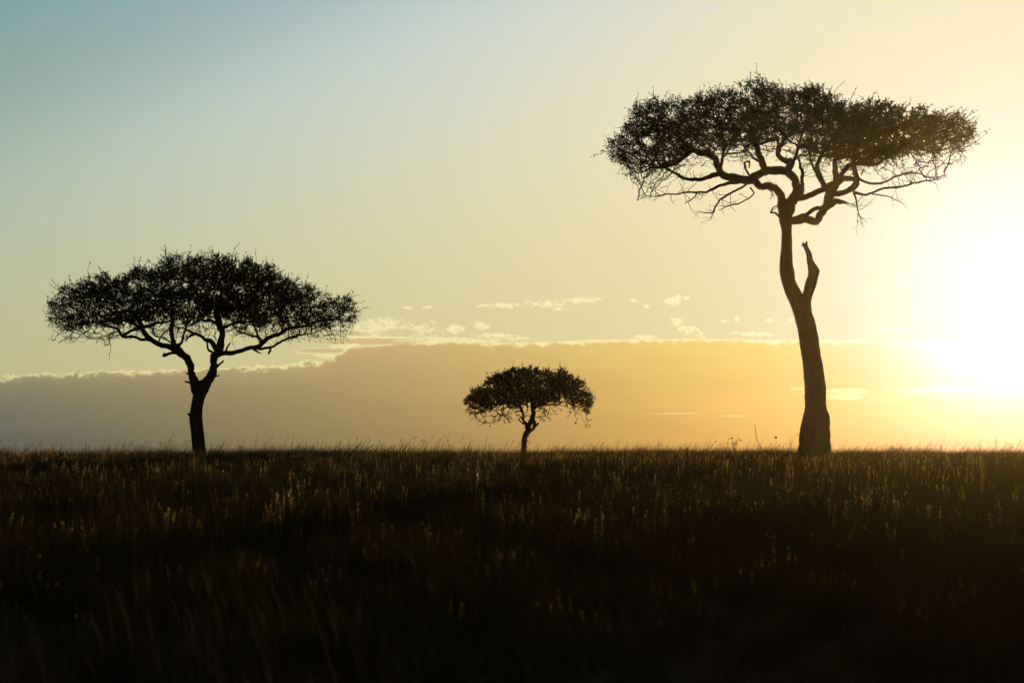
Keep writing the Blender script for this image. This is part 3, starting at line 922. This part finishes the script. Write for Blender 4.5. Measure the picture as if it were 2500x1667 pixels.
def ribbon(v, f, base, az_, h_, lean, w, segs=3, curl=1.0, face=None, taper=.8):
    """a tapered blade that bends over; width turned by face"""
    fa = az_ + math.pi / 2 if face is None else face
    side = Vector((math.cos(fa), math.sin(fa), 0))
    out = Vector((math.cos(az_), math.sin(az_), 0))
    b0 = len(v)
    for i in range(segs + 1):
        t = i / segs
        p = base + out * (lean * t ** (1 + curl)) + Vector((0, 0, h_ * (t - .12 * lean * t * t)))
        ww = w * (1 - t * taper) * .5
        if i == segs:
            v.append(tuple(p))
        else:
            v += [tuple(p - side * ww), tuple(p + side * ww)]
    for i in range(segs - 1):
        a = b0 + 2 * i
        f.append((a, a + 1, a + 3, a + 2))
    a = b0 + 2 * (segs - 1)
    f.append((a, a + 1, a + 2))
    return p


tufts = []; fine = []
for i in range(7):
    rng = random.Random(100 + i)
    v, f = [], []
    for k in range(46):
        a = rng.uniform(0, 6.28); r = .16 * rng.random() ** .6
        ribbon(v, f, Vector((math.cos(a) * r, math.sin(a) * r, -.02)), rng.uniform(0, 6.28), rng.uniform(.16, .36), rng.uniform(.02, .13), rng.uniform(.004, .007), 3, rng.uniform(.5, 1.3))
    tufts.append(proto('grass_tuft', v, f, blade_m))
    v, f = [], []
    for k in range(64):
        a = rng.uniform(0, 6.28); r = .17 * rng.random() ** .6
        ribbon(v, f, Vector((math.cos(a) * r, math.sin(a) * r, -.02)), rng.uniform(0, 6.28), rng.uniform(.16, .36), rng.uniform(.02, .10), rng.uniform(.0022, .0042), 3, rng.uniform(.5, 1.3))
    fine.append(proto('grass_tuft', v, f, blade_m))
def seedhead(v, f, bs, out, lean, h_, rng, n, w_, t0, ls=1.0):
    for s_ in range(n):
        t = rng.uniform(t0, 1.0)
        p = bs + out * (lean * t ** 2.2) + Vector((0, 0, h_ * (t - .12 * lean * t * t)))
        dv = (out * rng.uniform(-.3, .9) + Vector((rng.gauss(0, .4), rng.gauss(0, .4), rng.uniform(.5, 1.2)))).normalized()
        w = dv.cross(Vector((rng.gauss(0, 1), rng.gauss(0, 1), .1))).normalized()
        L_ = rng.uniform(.018, .045) * ls; b1 = len(v)
        v += [tuple(p), tuple(p + dv * L_ * .5 + w * w_), tuple(p + dv * L_), tuple(p + dv * L_ * .5 - w * w_)]
        f.append((b1, b1 + 1, b1 + 2, b1 + 3))


def make_stalks(n, seed, hlo, hhi, wlo, whi, count, heads, taper=.8, hw=.0032, leanf=1.0, mat=None, ls=1.0, ns=10):
    out_ = []
    for i in range(n):
        rng = random.Random(seed + i)
        v, f = [], []; hv_, hf_ = [], []
        for k in range(count):
            a = rng.uniform(0, 6.28); r = .12 * rng.random()
            h_ = hlo + (hhi - hlo) * rng.random() ** 1.6
            lean = rng.uniform(.05, .45) * h_ * leanf
            az_ = rng.gauss(.0, .7)                      # the wind bends most of them to the right
            bs = Vector((math.cos(a) * r, math.sin(a) * r, -.02))
            ribbon(v, f, bs, az_, h_, lean, rng.uniform(wlo, whi), 4, 1.2, rng.uniform(0, 3.14), taper)
            if rng.random() < heads:
                seedhead(hv_, hf_, bs, Vector((math.cos(az_), math.sin(az_), 0)), lean, h_, rng, ns, hw, rng.uniform(.68, .85), ls)
        nv = len(v)
        f2 = [tuple(q + nv for q in t) for t in hf_]
        o = proto('grass_stalk', v + hv_, f + f2, mat or straw_m)
        o.data.materials.append(seed_m)
        o.data.polygons.foreach_set('material_index', [0] * len(f) + [1] * len(f2))
        out_.append(o)
    return out_


stalks = make_stalks(10, 200, .32, .8, .004, .007, 3, .7)
gilded = make_stalks(10, 500, .3, .52, .003, .0055, 4, .9, .6, .0036, .2, seed_m, .85, 10)
flecks = make_stalks(10, 600, .28, .42, .0015, .0025, 3, 1.0, .4, .0018, .3, None, .45, 7)
plumes = make_stalks(14, 400, .28, .80, .0065, .011, 3, .6, .5, .006)
sprays = make_stalks(8, 300, .22, .55, .005, .009, 12, .25)

WORN = [(unproj(1988, 0, 85).x * .9, 74, 2.6), (unproj(484, 0, 92).x * .92, 82, 1.7), (unproj(1277, 0, 115).x, 104, 1.2)]


def scatter(name, label, plist, per_m2, seed, smin, smax, y0=3.5, y1=165, tilt=.12, spin=True, patch=.5, vary=.24):
    nr = np.random.default_rng(seed)
    area = (y1 ** 2 - y0 ** 2) * .34 + (y1 - y0) * 16
    n = int(area * per_m2)
    y = np.sqrt(nr.uniform(y0 ** 2, y1 ** 2, n))
    x = nr.uniform(-1, 1, n) * (.34 * y + 8)
    # patchiness
    k = .5 + .5 * np.sin(x * .9 + 2 * np.sin(y * .35)) * np.sin(y * .6 + 1.5 * np.sin(x * .5))
    keep = nr.random(n) > patch * k
    x, y = x[keep], y[keep]; k = k[keep]
    z = ground(x, y)
    n = len(x)
    mid = (smin + smax) / 2                                # heights vary freely, and in patches
    wav = sum(np.sin(x * fx + y * fy + ph) for fx, fy, ph in ((.55, .2, 1), (1.3, -.35, 2), (2.9, .6, 4), (.21, .13, 5))) / 4
    s_ = np.clip(mid * np.exp(nr.normal(0, vary, n)) * (1 + .38 * wav), .35 * mid, (1 + 4.5 * vary) * mid).astype(np.float32)
    for tx_, ty_, tr_ in WORN:                              # grazed shorter round the trunks
        dd = np.hypot((x - tx_) / tr_, (y - ty_) / (tr_ * 4.5))
        s_ = (s_ * np.clip(.5 + .5 * (dd - .5) / .6, .5, 1)).astype(np.float32)
    me = bpy.data.meshes.new(name)
    me.from_pydata(np.stack([x, y, z], 1).tolist(), [], [])
    rot = np.stack([nr.normal(0, tilt, n), nr.normal(0, tilt, n), nr.uniform(0, 6.283, n) if spin else nr.normal(0, .5, n)], 1)
    a = me.attributes.new('rot', 'FLOAT_VECTOR', 'POINT'); a.data.foreach_set('vector', rot.astype(np.float32).ravel())
    a = me.attributes.new('scl', 'FLOAT', 'POINT'); a.data.foreach_set('value', s_)
    a = me.attributes.new('pick', 'INT', 'POINT'); a.data.foreach_set('value', nr.integers(0, len(plist), n).astype(np.int32))
    o = bpy.data.objects.new(name, me); C.objects.link(o)
    tag(o, label, 'grass', kind='stuff')
    gt = bpy.data.node_groups.new(name, 'GeometryNodeTree')
    gt.interface.new_socket('Geometry', in_out='INPUT', socket_type='NodeSocketGeometry')
    gt.interface.new_socket('Geometry', in_out='OUTPUT', socket_type='NodeSocketGeometry')
    gi = gt.nodes.new('NodeGroupInput'); go = gt.nodes.new('NodeGroupOutput')
    iop = gt.nodes.new('GeometryNodeInstanceOnPoints')
    g2 = gt.nodes.new('GeometryNodeGeometryToInstance')
    for p in reversed(plist):
        oi = gt.nodes.new('GeometryNodeObjectInfo'); oi.inputs['Object'].default_value = p; oi.inputs['As Instance'].default_value = False
        gt.links.new(oi.outputs['Geometry'], g2.inputs[0])
    def attr(nm, ty):
        q = gt.nodes.new('GeometryNodeInputNamedAttribute'); q.data_type = ty; q.inputs[0].default_value = nm
        return q.outputs[0]
    gt.links.new(gi.outputs[0], iop.inputs['Points'])
    gt.links.new(g2.outputs[0], iop.inputs['Instance'])
    iop.inputs['Pick Instance'].default_value = True
    gt.links.new(attr('pick', 'INT'), iop.inputs['Instance Index'])
    e2r = gt.nodes.new('FunctionNodeEulerToRotation'); gt.links.new(attr('rot', 'FLOAT_VECTOR'), e2r.inputs[0])
    gt.links.new(e2r.outputs[0], iop.inputs['Rotation'])
    gt.links.new(attr('scl', 'FLOAT'), iop.inputs['Scale'])
    gt.links.new(iop.outputs[0], go.inputs[0])
    md = o.modifiers.new('scatter', 'NODES'); md.node_group = gt
    print(name, n)
    return o


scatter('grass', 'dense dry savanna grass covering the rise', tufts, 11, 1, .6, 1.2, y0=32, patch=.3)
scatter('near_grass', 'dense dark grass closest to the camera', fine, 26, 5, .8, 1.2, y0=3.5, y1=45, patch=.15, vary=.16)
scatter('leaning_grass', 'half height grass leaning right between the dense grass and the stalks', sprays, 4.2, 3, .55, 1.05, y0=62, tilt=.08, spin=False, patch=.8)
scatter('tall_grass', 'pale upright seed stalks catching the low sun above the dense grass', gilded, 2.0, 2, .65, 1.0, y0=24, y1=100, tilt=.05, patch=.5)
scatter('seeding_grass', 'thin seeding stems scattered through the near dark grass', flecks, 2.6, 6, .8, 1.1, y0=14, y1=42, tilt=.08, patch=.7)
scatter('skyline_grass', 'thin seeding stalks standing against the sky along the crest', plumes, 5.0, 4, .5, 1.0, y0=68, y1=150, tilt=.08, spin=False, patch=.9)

# ------------------------------------------------------------------ haze
hv = [(x, y, z) for z in (-22, 16) for y in (-70, 660) for x in (-920, 920)]
hf = [(0, 1, 3, 2), (4, 6, 7, 5), (0, 4, 5, 1), (2, 3, 7, 6), (0, 2, 6, 4), (1, 5, 7, 3)]
hm = bpy.data.materials.new('haze'); hm.use_nodes = True
hn = hm.node_tree; hn.nodes.clear()
pv = hn.nodes.new('ShaderNodeVolumePrincipled'); ho = hn.nodes.new('ShaderNodeOutputMaterial')
pv.inputs['Color'].default_value = (.95, .78, .48, 1)
pv.inputs['Density'].default_value = 3.5e-5
pv.inputs['Anisotropy'].default_value = .94
hn.links.new(pv.outputs[0], ho.inputs['Volume'])
hz = mesh_obj('haze', hv, [q[::-1] for q in hf], hm)
tag(hz, 'thin warm haze in the air over the savanna', 'haze', kind='stuff')
